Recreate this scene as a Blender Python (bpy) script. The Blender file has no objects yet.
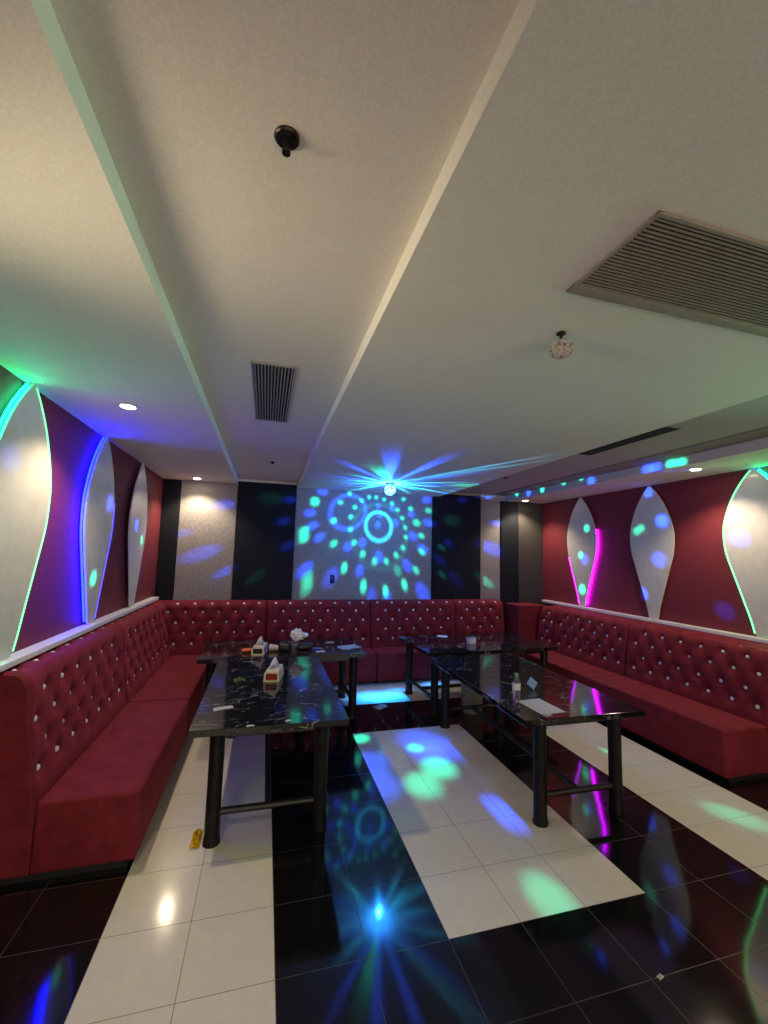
import bpy, bmesh, math, random
import numpy as np
from mathutils import Vector, Matrix
random.seed(7)
C = bpy.context.scene.collection
PI = math.pi
# ------------------------------------------------------------------ dimensions (metres, camera above the origin)
XL, XR, YB, YF = -1.49, 4.90, 6.75, -3.0
ZS, ZR, ZB = 2.86, 2.94, 2.97        # soffits, centre recess, right hand raised band
TILE = 0.4
U0, V0 = 0.9568, 2.0662              # world position of the corner of the white block in the floor
CAM_H = 1.863

# ------------------------------------------------------------------ node helpers
def new_mat(name):
    m = bpy.data.materials.new(name); m.use_nodes = True
    nt = m.node_tree
    return m, nt, nt.nodes['Principled BSDF']
def N(nt, kind, **kw):
    n = nt.nodes.new(kind)
    for k, v in kw.items():
        if k.startswith('i_'):
            n.inputs[int(k[2:])].default_value = v
        else:
            setattr(n, k, v)
    return n
def L(nt, a, b): nt.links.new(a, b)
def math_(nt, op, a, b=None, clamp=False):
    n = nt.nodes.new('ShaderNodeMath'); n.operation = op; n.use_clamp = clamp
    for i, v in enumerate((a, b)):
        if v is None: continue
        if isinstance(v, (int, float)): n.inputs[i].default_value = v
        else: nt.links.new(v, n.inputs[i])
    return n.outputs[0]
def vmath(nt, op, a, b=None):
    n = nt.nodes.new('ShaderNodeVectorMath'); n.operation = op
    for i, v in enumerate((a, b)):
        if v is None: continue
        if isinstance(v, (tuple, list)): n.inputs[i].default_value = v
        else: nt.links.new(v, n.inputs[i])
    return n
def ramp(nt, fac, stops):
    n = nt.nodes.new('ShaderNodeValToRGB')
    e = n.color_ramp.elements
    while len(e) < len(stops): e.new(0.5)
    for i, (p, c) in enumerate(stops):
        e[i].position = p; e[i].color = (*c, 1) if len(c) == 3 else c
    nt.links.new(fac, n.inputs[0]); return n.outputs[0]
def noise(nt, scale, detail=3, rough=.5, vec=None):
    n = nt.nodes.new('ShaderNodeTexNoise')
    n.inputs['Scale'].default_value = scale; n.inputs['Detail'].default_value = detail
    n.inputs['Roughness'].default_value = rough
    if vec is None:
        vec = nt.nodes.new('ShaderNodeNewGeometry').outputs['Position']
    nt.links.new(vec, n.inputs['Vector']); return n
def bump(nt, b, h, strength, dist=.01):
    n = nt.nodes.new('ShaderNodeBump'); n.inputs['Strength'].default_value = strength
    n.inputs['Distance'].default_value = dist
    nt.links.new(h, n.inputs['Height']); nt.links.new(n.outputs[0], b.inputs['Normal'])
def simple(name, col, rough=.5, metal=0, spec=.5, var=.12, scale=30, bmp=0, trans=0, sheen=0, coat=0):
    m, nt, b = new_mat(name)
    b.inputs['Roughness'].default_value = rough; b.inputs['Metallic'].default_value = metal
    b.inputs['Specular IOR Level'].default_value = spec
    b.inputs['Transmission Weight'].default_value = trans
    b.inputs['Sheen Weight'].default_value = sheen; b.inputs['Coat Weight'].default_value = coat
    b.inputs['Coat Roughness'].default_value = .08
    n = noise(nt, scale)
    c2 = tuple(min(1, c * (1 + var)) for c in col); c1 = tuple(c * (1 - var) for c in col)
    L(nt, ramp(nt, n.outputs[0], [(.3, c1), (.7, c2)]), b.inputs['Base Color'])
    if bmp: bump(nt, b, noise(nt, scale * 5, 4).outputs[0], bmp)
    return m
def emit(name, col, s):
    m, nt, b = new_mat(name)
    b.inputs['Base Color'].default_value = (*[.4 * c + .2 for c in col], 1)
    b.inputs['Emission Color'].default_value = (*col, 1); b.inputs['Emission Strength'].default_value = s
    return m

M = {}
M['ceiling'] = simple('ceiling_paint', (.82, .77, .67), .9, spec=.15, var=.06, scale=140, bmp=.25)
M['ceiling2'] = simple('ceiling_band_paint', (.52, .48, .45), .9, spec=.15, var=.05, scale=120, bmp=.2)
M['step_paint'] = simple('cream_edge_paint', (.88, .84, .74), .7, spec=.2, var=.03, scale=60)
M['shade_slot_grey'] = simple('ceiling_shade_slot_grey', (.30, .27, .26), .9, spec=.15, var=.05, scale=120, bmp=.2)  # ceiling strip's shade held in this colour; slot vent plate shares it
M['trimwhite'] = simple('white_trim', (.78, .76, .72), .35, var=.04, scale=9)
M['black_panel'] = simple('black_wall_fabric', (.007, .009, .015), .75, spec=.25, var=.25, scale=180, bmp=.2)
M['panel_dark'] = simple('charcoal_wall_fabric', (.06, .055, .05), .7, spec=.25, var=.25, scale=180, bmp=.2)
def wallpaper(name, a, b_, sc):
    m, nt, b = new_mat(name)
    g = nt.nodes.new('ShaderNodeNewGeometry')
    mp = N(nt, 'ShaderNodeMapping'); L(nt, g.outputs['Position'], mp.inputs['Vector']); mp.inputs['Scale'].default_value = (1, 1, .35)
    n = noise(nt, sc, 5, .7, mp.outputs[0])
    L(nt, ramp(nt, n.outputs[0], [(.3, a), (.7, b_)]), b.inputs['Base Color'])
    b.inputs['Roughness'].default_value = .65; b.inputs['Specular IOR Level'].default_value = .3
    bump(nt, b, n.outputs[0], .3)
    return m
M['grey_paper'] = wallpaper('grey_wallpaper', (.21, .195, .19), (.38, .355, .34), 60)
M['maroon'] = wallpaper('maroon_wallpaper', (.14, .018, .026), (.20, .028, .038), 50)
M['leaf'] = simple('white_acrylic', (.62, .60, .53), .32, var=.05, scale=12, coat=.3)
M['cable'] = simple('grey_metal', (.2, .2, .2), .4, metal=.6)

def velvet():
    m, nt, b = new_mat('red_velvet')
    n = noise(nt, 9, 5, .65); n2 = noise(nt, 260, 2)
    mix = math_(nt, 'ADD', math_(nt, 'MULTIPLY', n.outputs[0], .7), math_(nt, 'MULTIPLY', n2.outputs[0], .3))
    L(nt, ramp(nt, mix, [(.3, (.11, .012, .018)), (.7, (.25, .025, .036))]), b.inputs['Base Color'])
    b.inputs['Roughness'].default_value = .8; b.inputs['Specular IOR Level'].default_value = .15
    b.inputs['Sheen Weight'].default_value = .25; b.inputs['Sheen Roughness'].default_value = .4
    b.inputs['Sheen Tint'].default_value = (.8, .12, .15, 1)
    bump(nt, b, mix, .35, .01)
    return m
M['velvet'] = velvet()
M['plinth'] = simple('black_plinth', (.012, .012, .012), .5)
M['crystal'] = simple('crystal_stud', (.92, .92, .94), .15, spec=.9, var=.02, coat=.6)
M['wood_black'] = simple('black_painted_wood', (.012, .011, .011), .38, var=.35, scale=22, bmp=.1)
M['worn'] = simple('worn_black_wood', (.006, .0055, .005), .5, spec=.25, var=.5, scale=14, bmp=.1)

def marble():
    m, nt, b = new_mat('black_marble')
    g = nt.nodes.new('ShaderNodeNewGeometry').outputs['Position']
    d = noise(nt, 2.6, 4, .6, g)
    add = vmath(nt, 'MULTIPLY_ADD', d.outputs['Color'], (.35, .35, .35)); L(nt, g, add.inputs[2])
    tot = None
    for rot, sc, wd, gs, lo, hi, amt in ((.30, (1.6, 6.0, 3), .014, 6.5, .50, .62, .55), (-.55, (2.2, 8.0, 3), .012, 8.0, .52, .62, .4), (.1, (6.0, 20.0, 3), .018, 9.0, .54, .64, .35), (1.3, (2.0, 4.0, 3), .006, 3.0, .53, .62, .5)):
        mp = N(nt, 'ShaderNodeMapping'); L(nt, add.outputs[0], mp.inputs['Vector']); mp.inputs['Rotation'].default_value = (0, 0, rot); mp.inputs['Scale'].default_value = sc
        v = N(nt, 'ShaderNodeTexVoronoi', feature='DISTANCE_TO_EDGE'); v.inputs['Scale'].default_value = 1.0; L(nt, mp.outputs[0], v.inputs['Vector'])
        vein = math_(nt, 'LESS_THAN', v.outputs['Distance'], wd)
        off = vmath(nt, 'ADD', g, (rot * 9, sc[0], 0)).outputs[0]
        gate = ramp(nt, noise(nt, gs, 3, .6, off).outputs[0], [(lo, (0, 0, 0)), (hi, (1, 1, 1))])
        o = math_(nt, 'MULTIPLY', math_(nt, 'MULTIPLY', vein, gate), amt)
        tot = o if tot is None else math_(nt, 'MAXIMUM', tot, o)
    fleck = ramp(nt, noise(nt, 75, 5, .75, g).outputs[0], [(.62, (0, 0, 0)), (.76, (.6, .6, .6))])
    tot = math_(nt, 'ADD', tot, math_(nt, 'MULTIPLY', fleck, .5), True)
    base = ramp(nt, noise(nt, 6, 4, .6, g).outputs[0], [(.35, (.004, .004, .005)), (.75, (.016, .0155, .016))])
    mix = N(nt, 'ShaderNodeMix', data_type='RGBA'); L(nt, tot, mix.inputs[0]); L(nt, base, mix.inputs[6]); mix.inputs[7].default_value = (.44, .43, .42, 1)
    L(nt, mix.outputs[2], b.inputs['Base Color'])
    b.inputs['Roughness'].default_value = .08; b.inputs['Specular IOR Level'].default_value = .5
    return m
M['marble'] = marble()
def floor_mat(name, a, b_, joint, rough, spec):
    m, nt, b = new_mat(name)
    uv = N(nt, 'ShaderNodeUVMap'); sep = N(nt, 'ShaderNodeSeparateXYZ'); L(nt, uv.outputs[0], sep.inputs[0])
    def edge(o):
        return math_(nt, 'GREATER_THAN', math_(nt, 'ABSOLUTE', math_(nt, 'SUBTRACT', o, .5)), .4958)
    j = math_(nt, 'MAXIMUM', edge(sep.outputs[0]), edge(sep.outputs[1]))
    n = noise(nt, 16, 6, .7); n2 = noise(nt, 130, 3, .6)
    f = math_(nt, 'ADD', math_(nt, 'MULTIPLY', n.outputs[0], .5), math_(nt, 'MULTIPLY', n2.outputs[0], .5))
    base = ramp(nt, f, [(.35, a), (.65, b_)])
    mix = N(nt, 'ShaderNodeMix', data_type='RGBA'); L(nt, j, mix.inputs[0]); L(nt, base, mix.inputs[6]); mix.inputs[7].default_value = (*joint, 1)
    L(nt, mix.outputs[2], b.inputs['Base Color'])
    rg = math_(nt, 'ADD', math_(nt, 'MULTIPLY', j, .4), rough)
    L(nt, rg, b.inputs['Roughness']); b.inputs['Specular IOR Level'].default_value = spec
    wav = noise(nt, 2.2, 2, .5)
    bump(nt, b, wav.outputs[0], .05, .02)
    return m
M['tile_black'] = floor_mat('black_granite_tile', (.004, .004, .004), (.010, .0095, .009), (.045, .04, .035), .07, .6)
M['tile_white'] = floor_mat('cream_porcelain_tile', (.66, .62, .53), (.74, .70, .60), (.18, .16, .13), .12, .5)

# ------------------------------------------------------------------ mesh helpers
def finish(name, bm, mat, parent=None, smooth=False, loc=None, rot=None):
    bmesh.ops.recalc_face_normals(bm, faces=bm.faces[:])
    me = bpy.data.meshes.new(name); bm.to_mesh(me); bm.free()
    for m in (mat if isinstance(mat, (list, tuple)) else [mat]): me.materials.append(m)
    if smooth:
        for p in me.polygons: p.use_smooth = True
        try: me.set_sharp_from_angle(angle=math.radians(38))
        except Exception: pass
    o = bpy.data.objects.new(name, me); C.objects.link(o)
    if parent: o.parent = parent
    if loc is not None: o.location = loc
    if rot is not None: o.rotation_euler = rot
    return o
def box(bm, x0, x1, y0, y1, z0, z1, bev=0, seg=2, mi=0):
    vs = [bm.verts.new((x, y, z)) for x in (x0, x1) for y in (y0, y1) for z in (z0, z1)]
    idx = [(0, 1, 3, 2), (4, 6, 7, 5), (0, 4, 5, 1), (2, 3, 7, 6), (0, 2, 6, 4), (1, 5, 7, 3)]
    fs = [bm.faces.new([vs[i] for i in f]) for f in idx]
    for f in fs: f.material_index = mi
    if bev:
        es = list({e for f in fs for e in f.edges})
        bmesh.ops.bevel(bm, geom=es, offset=bev, segments=seg, profile=.5, affect='EDGES')
    return bm
def BX(*a, **k): return box(bmesh.new(), *a, **k)
def lathe(bm, prof, seg=24, mat4=None, cap=True, mi=0):
    rings = []
    for r, z in prof:
        ring = []
        for i in range(seg):
            a = 2 * PI * i / seg
            v = Vector((r * math.cos(a), r * math.sin(a), z))
            if mat4 is not None: v = mat4 @ v
            ring.append(bm.verts.new(v))
        rings.append(ring)
    for A, B in zip(rings, rings[1:]):
        for i in range(seg):
            f = bm.faces.new((A[i], A[(i + 1) % seg], B[(i + 1) % seg], B[i])); f.material_index = mi
    if cap:
        bm.faces.new(rings[0][::-1]).material_index = mi; bm.faces.new(rings[-1]).material_index = mi
    return bm
def tube(bm, pts, r, seg=10, closed=False, cap=True):
    pts = [Vector(p) for p in pts]; n = len(pts); rings = []
    for i, p in enumerate(pts):
        if closed: t = pts[(i + 1) % n] - pts[i - 1]
        else: t = pts[min(i + 1, n - 1)] - pts[max(i - 1, 0)]
        t.normalize()
        up = Vector((1, 0, 0)) if abs(t.x) < .9 else Vector((0, 1, 0))
        a = t.cross(up).normalized(); b = t.cross(a).normalized()
        rings.append([bm.verts.new(p + a * r * math.cos(2 * PI * k / seg) + b * r * math.sin(2 * PI * k / seg)) for k in range(seg)])
    m = n if closed else n - 1
    for i in range(m):
        A, B = rings[i], rings[(i + 1) % n]
        for k in range(seg): bm.faces.new((A[k], A[(k + 1) % seg], B[(k + 1) % seg], B[k]))
    if cap and not closed:
        bm.faces.new(rings[0][::-1]); bm.faces.new(rings[-1])
    return bm
def root(name, label, cat, loc=(0, 0, 0), rz=0, group=None):
    o = bpy.data.objects.new(name, None); C.objects.link(o); o.empty_display_size = .1
    o.location = loc; o.rotation_euler = (0, 0, rz)
    return tag(o, label, cat, group)
def tag(o, label, cat, group=None):
    o['label'] = label; o['category'] = cat
    if group: o['group'] = group
    return o
def struct(name, bm, mat, parent=None):
    o = finish(name, bm, mat, parent)
    if parent is None: o['kind'] = 'structure'
    return o

# ------------------------------------------------------------------ room shell
def build_floor():
    bm = bmesh.new(); uvl = bm.loops.layers.uv.new('UVMap')
    def white(u, v):
        if 0 <= u < 3 and 0 <= v < 6: return True
        if -4 <= u < -2 and -6 <= v < 10: return True
        if 5 <= u < 7 and -6 <= v < 10: return True
        if -4 <= u < 7 and 8 <= v < 10: return True
        return False
    for u in range(-8, 12):
        for v in range(-13, 13):
            x0, x1 = U0 + u * TILE, U0 + (u + 1) * TILE
            if u <= -3: x1 -= .022
            if u <= -4 or u + 0 == -3: x0 -= .022
            if u == -3: x1 = U0 - 2 * TILE - .022
            if u == -2: x0 = U0 - 2 * TILE - .022
            y0, y1 = V0 + v * TILE, V0 + (v + 1) * TILE
            x0, x1 = max(x0, XL - .1), min(x1, XR + .1); y0, y1 = max(y0, YF), min(y1, YB + .1)
            if x1 - x0 < .01 or y1 - y0 < .01: continue
            vs = [bm.verts.new(p) for p in ((x0, y0, 0), (x1, y0, 0), (x1, y1, 0), (x0, y1, 0))]
            f = bm.faces.new(vs)
            for lp, q in zip(f.loops, ((0, 0), (1, 0), (1, 1), (0, 1))): lp[uvl].uv = q
            f.material_index = 1 if white(u, v) else 0
    bmesh.ops.remove_doubles(bm, verts=bm.verts[:], dist=.001)
    for f in bm.faces:
        if f.normal.z < 0: f.normal_flip()
    me = bpy.data.meshes.new('floor'); bm.to_mesh(me); bm.free()
    me.materials.append(M['tile_black']); me.materials.append(M['tile_white'])
    o = bpy.data.objects.new('floor', me); C.objects.link(o); o['kind'] = 'structure'
build_floor()
struct('wall_left', BX(XL - .15, XL, YF, YB + .15, 0, 3.1), M['maroon'])
struct('wall_right', BX(XR, XR + .15, YF, YB + .15, 0, 3.1), M['maroon'])
struct('wall_back', BX(XL, XR, YB, YB + .15, 0, 3.1), M['ceiling2'])
# ceiling: one profile across the room, extruded along it
def build_ceiling():
    prof = [(XL, ZS), (-.471, ZS), (-.471, ZR), (.42, ZR), (.42, ZS), (2.82, ZS), (2.82, ZB), (4.15, ZB), (4.15, ZS), (XR, ZS)]
    bm = bmesh.new()
    a = [bm.verts.new((x, YF, z)) for x, z in prof]; b = [bm.verts.new((x, YB, z)) for x, z in prof]
    top = [bm.verts.new((x, y, 3.1)) for x, y in ((XL, YF), (XR, YF), (XR, YB), (XL, YB))]
    for i in range(len(prof) - 1):
        f = bm.faces.new((a[i], a[i + 1], b[i + 1], b[i]))
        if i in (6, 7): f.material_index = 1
        if i in (1, 3): f.material_index = 2
    bm.faces.new(top)
    bm.faces.new([top[0]] + a + [top[1]]); bm.faces.new([top[3]] + b + [top[2]])
    bm.faces.new((top[0], a[0], b[0], top[3])); bm.faces.new((top[1], a[-1], b[-1], top[2]))
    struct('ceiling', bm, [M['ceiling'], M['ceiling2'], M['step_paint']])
build_ceiling()
struct('shade_strip', BX(3.86, 4.148, YF, YB - .07, ZB - .012, ZB + .002), M['shade_slot_grey'])   # shade along the raised band, put in as a darker strip
struct('trim_2', BX(-.47, .42, YB - .03, YB, 2.90, ZR), M['trimwhite'])            # light edge over the recess at the back
# back wall panels
def panel(n, x0, x1, th, mat, z1=ZS):
    struct(n, BX(x0, x1, YB - th, YB - .0005, .02, z1, bev=.004, seg=1), mat)
panel('wall_panel_1', XL + .002, -1.255, .05, M['black_panel'])
panel('wall_panel_2', -1.25, -.462, .03, M['grey_paper'])
panel('wall_panel_3', -.457, .412, .05, M['black_panel'], 2.90)
panel('wall_panel_4', .417, 2.715, .03, M['grey_paper'])
panel('wall_panel_5', 2.72, 3.62, .07, M['black_panel'], 2.915)
panel('wall_panel_6', 3.625, 4.03, .03, M['grey_paper'])
panel('wall_panel_7', 4.035, 4.385, .05, M['black_panel'])
panel('wall_panel_8', 4.39, XR - .002, .05, M['panel_dark'])
struct('trim_3', BX(XL, XL + .1, 1.2, 6.52, 1.145, 1.185, bev=.006), M['trimwhite'])      # white ledges over the sofas
struct('trim_4', BX(XR - .1, XR, 1.2, 6.62, 1.075, 1.115, bev=.006), M['trimwhite'])

# ------------------------------------------------------------------ sofas
def smooth_profile(pts, n):
    P = [Vector((a, b, 0)) for a, b in pts]
    out = []
    for i in range(len(P) - 1):
        p0, p1, p2, p3 = P[max(i - 1, 0)], P[i], P[i + 1], P[min(i + 2, len(P) - 1)]
        for k in range(12):
            t = k / 12
            out.append(.5 * ((2 * p1) + (p2 - p0) * t + (2 * p0 - 5 * p1 + 4 * p2 - p3) * t * t + (3 * p1 - p0 - 3 * p2 + p3) * t ** 3))
    out.append(P[-1])
    d = [0]
    for a, b in zip(out, out[1:]): d.append(d[-1] + (b - a).length)
    s = np.linspace(0, d[-1], n)
    return np.interp(s, d, [p.x for p in out]), np.interp(s, d, [p.y for p in out]), s
stud_mesh = None
def make_stud():
    global stud_mesh
    bm = bmesh.new()
    lathe(bm, [(.0205, 0), (.0195, .005), (.013, .012), (.006, .0145)], 8)
    o = finish('button', bm, M['crystal'])
    stud_mesh = o.data; bpy.data.objects.remove(o)
make_stud()
def section(label, length, base_depth, seat_depth, ztop, seatz, place, rz, seat_span=None, end_caps=True, tuft=True, base_cap=0):
    """One sofa section. Local frame: +x along the sofa, -y towards the room, wall at y=0."""
    t = root('sofa_section', label, 'sofa', place, rz, 'red tufted sofa sections along the walls')
    bd = base_depth
    pts = [(bd + .005, .34), (bd, .45), (bd - .02, .62), (bd - .05, .85), (bd - .07, ztop - .14), (bd - .09, ztop - .06), (bd - .14, ztop - .008), (bd - .2, ztop), (.035, ztop - .004), (.015, ztop - .03), (.012, .8), (.012, .34)]
    nb = 96
    D, Z, S = smooth_profile(pts, nb)
    ns = max(12, int(length / .016))
    xs = np.linspace(.004, length - .004, ns)
    # studs: staggered rows measured along the profile
    def s_at(z):
        i = next(k for k in range(nb) if Z[k] >= z); return S[i]
    rows = [s_at(.55), s_at(.69), s_at(.835), s_at(.975)]
    top_s = S[np.argmax(Z)] - .075
    rows.append(top_s)
    studs = []; pitch = .222; cnt = max(1, int(round(length / pitch)))
    p = length / cnt
    if tuft:
        for r, s in enumerate(rows):
            for k in range(cnt + 1):
                x = (k + (.5 if r % 2 == 0 else 0)) * p
                if .04 < x < length - .04 or (r % 2 and k == 0 and False): studs.append((x, s))
    XX, SS = np.meshgrid(xs, S, indexing='ij')
    disp = np.zeros_like(XX)
    front = np.interp(SS, [0, .08, top_s + .05, top_s + .16], [0, 1, 1, 0])
    for x, s in studs:
        d2 = (XX - x) ** 2 + (SS - s) ** 2
        disp -= .026 * np.exp(-d2 / .0022) + .010 * np.exp(-d2 / .014)
    for i, (x, s) in enumerate(studs):                                # soft diagonal folds between studs
        for x2, s2 in studs[i + 1:]:
            dx, ds = x2 - x, s2 - s; l2 = dx * dx + ds * ds
            if ds > .02 and l2 < (.75 * p) ** 2 + .03:
                tt = np.clip(((XX - x) * dx + (SS - s) * ds) / l2, 0, 1)
                dd = (XX - x - tt * dx) ** 2 + (SS - s - tt * ds) ** 2
                disp -= .0035 * np.exp(-dd / .0004)
    edge = np.minimum(XX, length - XX)
    disp -= .022 * np.exp(-(edge / .022) ** 2)
    disp *= front
    dD = np.gradient(D, S); dZ = np.gradient(Z, S)
    ln = np.hypot(dD, dZ) + 1e-9; nd, nz = dZ / ln, -dD / ln
    nd = np.where(nd + 0 * nz >= -2, nd, nd)
    PY = -(D[None, :] + disp * nd[None, :]); PZ = Z[None, :] + disp * nz[None, :]
    bm = bmesh.new()
    g = [[bm.verts.new((xs[i], PY[i, j], PZ[i, j])) for j in range(nb)] for i in range(ns)]
    for i in range(ns - 1):
        for j in range(nb - 1): bm.faces.new((g[i][j], g[i + 1][j], g[i + 1][j + 1], g[i][j + 1]))
        bm.faces.new((g[i][0], g[i][nb - 1], g[i + 1][nb - 1], g[i + 1][0]))
    bm.faces.new(g[0]); bm.faces.new(g[-1][::-1])
    finish('backrest', bm, M['velvet'], t, True)
    for x, s in studs:
        j = int(np.argmin(abs(S - s))); i = int(np.argmin(abs(xs - x)))
        o = bpy.data.objects.new('button', stud_mesh); C.objects.link(o); o.parent = t
        n = Vector((0, -nd[j], nz[j]))
        o.rotation_mode = 'QUATERNION'; o.rotation_quaternion = Vector((0, 0, 1)).rotation_difference(n)
        o.location = Vector((xs[i], PY[i, j], PZ[i, j])) + n * .004
    a, b = seat_span or (0, length)
    sd = base_depth + seat_depth
    bm = bmesh.new()
    # seat block: crowned top, rounded edges
    n1, n2 = max(4, int((b - a) / .06)), 10
    box(bm, a + .003, b - .003, -sd, -base_depth - .008, .035, seatz, bev=.022, seg=3)
    finish('seat', bm, M['velvet'], t, True)
    finish('base', BX(a + .01, b - .01, -base_depth - .004, -.02, .035, .338, bev=.006), M['velvet'], t)
    finish('plinth', BX(a + .02, b - .02, -sd + .045, -.03, 0, .036), M['plinth'], t)
    return t
R90 = PI / 2
WL, WR = XL + .001, XR - .001
# left wall: local +x runs towards -Y, wall at X=XL -> room is +X ; rotation +90deg maps local -y to +x
def left(label, y0, y1, **k): return section(label, y1 - y0, .31, .535, 1.143, .42, (WL, y0, 0), R90, **k)
def right(label, y0, y1, **k): return section(label, y1 - y0, .52, .53, 1.072, .43, (WR, y1, 0), -R90, **k)
def back(label, x0, x1, **k): return section(label, x1 - x0, .26, .40, 1.125, .43, (x0, YB - .075, 0), 0, **k)
left('red tufted sofa section on the left wall nearest the camera, with plain end panel', 2.93, 4.575)
left('red tufted sofa section on the left wall, second one from the camera', 4.58, 5.985)
left('short red sofa section in the far left corner along the left wall', 5.99, 6.40)
right('red tufted sofa section on the right wall nearest the camera, ending beside the aisle', 2.83, 4.42)
right('red tufted sofa section on the right wall, behind the near right table', 4.425, 5.80)
right('short red sofa section in the far right corner along the right wall', 5.805, 6.20)
back('red tufted back wall sofa section, leftmost one in the far left corner', -1.485, .06, seat_span=(.85, 1.545))
back('red tufted back wall sofa section under the left part of the disco light pattern', .065, 1.62)
back('red tufted back wall sofa section between the two far tables', 1.625, 3.05)
back('narrow red tufted back wall sofa section, rightmost one on the back wall', 3.055, 3.96, seat_span=(0, .79))
# plain upholstered corner box on the right
cb = finish('sofa_corner_box', BX(4.10, 4.62, 6.26, 6.67, 0, 1.06, bev=.015, seg=3), M['velvet'], smooth=True)
tag(cb, 'plain red upholstered corner box between back and right wall sofas', 'sofa corner')

# ------------------------------------------------------------------ leaf shaped wall panels with LED tubes
LEAF = [(2.858, 0), (2.76, .088), (2.62, .185), (2.45, .265), (2.27, .318), (2.12, .325), (1.95, .305), (1.72, .235), (1.45, .15), (1.27, .095)]
def leaf_outline(sgn, bottom, n=40):
    pts = [(h, z) for z, h in LEAF] + [(.062, bottom)]
    h, z, s = smooth_profile(pts, n)
    return [(sgn * max(a, 0), b) for a, b in zip(h, z)]
LED = {'green': emit('green_led', (.0005, 1, .28), 20), 'blue': emit('blue_led', (.0003, .0014, 1), 62), 'magenta': emit('magenta_led', (.55, .0008, 1), 10),
       'warm': emit('added_warm_led', (1, .80, .45), 1.6), 'mint': emit('mint_led', (.10, .95, .26), 1.7), 'violet': emit('violet_led', (.03, .02, 1), 4)}  # warm tubes belong only to the added left panel
def leaf_panel(label, wall, yc, bottom, leds, group='leaf shaped wall panels'):
    s = 1 if wall == 'L' else -1
    X = XL if wall == 'L' else XR
    t = root('leaf_panel', label, 'wall panel', (X, yc, bottom), 0, group)
    outline = [(y, z - bottom) for y, z in leaf_outline(1, bottom)] + [(y, z - bottom) for y, z in leaf_outline(-1, bottom)[::-1]]
    outline = [outline[0]] + [p for q, p in zip(outline, outline[1:]) if (Vector(p) - Vector(q)).length > .002]
    if (Vector(outline[0]) - Vector(outline[-1])).length < .002: outline.pop()
    bm = bmesh.new()
    A = [bm.verts.new((s * .035, y, z)) for y, z in outline]; B = [bm.verts.new((s * .05, y, z)) for y, z in outline]
    bm.faces.new(A); f = bm.faces.new(B[::-1])
    for i in range(len(A)):
        k = (i + 1) % len(A); bm.faces.new((A[i], B[i], B[k], A[k]))
    finish('leaf_face', bm, M['leaf'], t)
    bm = bmesh.new()
    cn = [(y * .72, 1.68 + (z + bottom - 1.68) * .8 - bottom) for y, z in outline if 1.3 < z + bottom < 2.72]
    A = [bm.verts.new((s * .001, y, z)) for y, z in cn]; B = [bm.verts.new((s * .035, y, z)) for y, z in cn]
    bm.faces.new(A); bm.faces.new(B[::-1])
    for i in range(len(A)):
        k = (i + 1) % len(A); bm.faces.new((A[i], B[i], B[k], A[k]))
    finish('backing_block', bm, M['black_panel'], t)
    for side, z0, z1, colr, r, off in leds:
        dep = .026 if side < 0 else .046
        pts = []
        for y, z in leaf_outline(side, bottom, 60):
            if z0 <= z <= z1: pts.append((s * dep, y + side * off, z - bottom))
        bm = bmesh.new(); tube(bm, pts, r, 8)
        o = finish('led_tube', bm, LED[colr], t, True); o['label'] = {'green': 'glowing green', 'blue': 'glowing blue', 'magenta': 'glowing magenta', 'mint': 'glowing pale green', 'violet': 'dim violet', 'warm': 'added warm white'}[colr] + ' LED tube'
    return t
leaf_panel('large white leaf panel at the left edge, outlined in green light', 'L', 3.03, 1.19, [(-1, 1.2, 2.84, 'green', .007, .013), (1, 1.2, 2.84, 'mint', .008, .008)])
leaf_panel('white leaf panel on the left wall with bright blue light along its near edge', 'L', 4.30, 1.19, [(-1, 1.2, 2.84, 'blue', .0085, .013), (1, 1.2, 2.3, 'violet', .006, .004)])
leaf_panel('unlit white leaf panel on the left wall nearest the back corner', 'L', 5.475, 1.19, [])
leaf_panel('white leaf panel on the right wall nearest the back corner, with magenta light', 'R', 5.665, 1.12, [(-1, 1.13, 2.32, 'magenta', .013, .014), (1, 1.13, 1.9, 'magenta', .006, .004)])
leaf_panel('unlit white leaf panel in the middle of the right wall', 'R', 4.39, 1.12, [])
leaf_panel('large white leaf panel at the right edge, outlined in pale green light', 'R', 3.14, 1.12, [(-1, 1.13, 2.84, 'green', .007, .013), (1, 1.13, 2.84, 'mint', .008, .008)])

added_right_leaf = leaf_panel('added unseen leaf panel on the right wall closest to the entrance, edged in green light', 'R', 1.88, 1.12, [(-1, 1.13, 2.84, 'mint', .008, .010), (1, 1.13, 2.84, 'mint', .008, .008)])  # added out of view to account for green light on the left step
added_left_leaf = leaf_panel('added unseen leaf panel on the left wall closest to the entrance, edged in warm light', 'L', 1.78, 1.19, [(-1, 1.2, 2.84, 'warm', .008, .010), (1, 1.2, 2.84, 'warm', .008, .008)])  # added out of view to account for cream light on the right step

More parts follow.
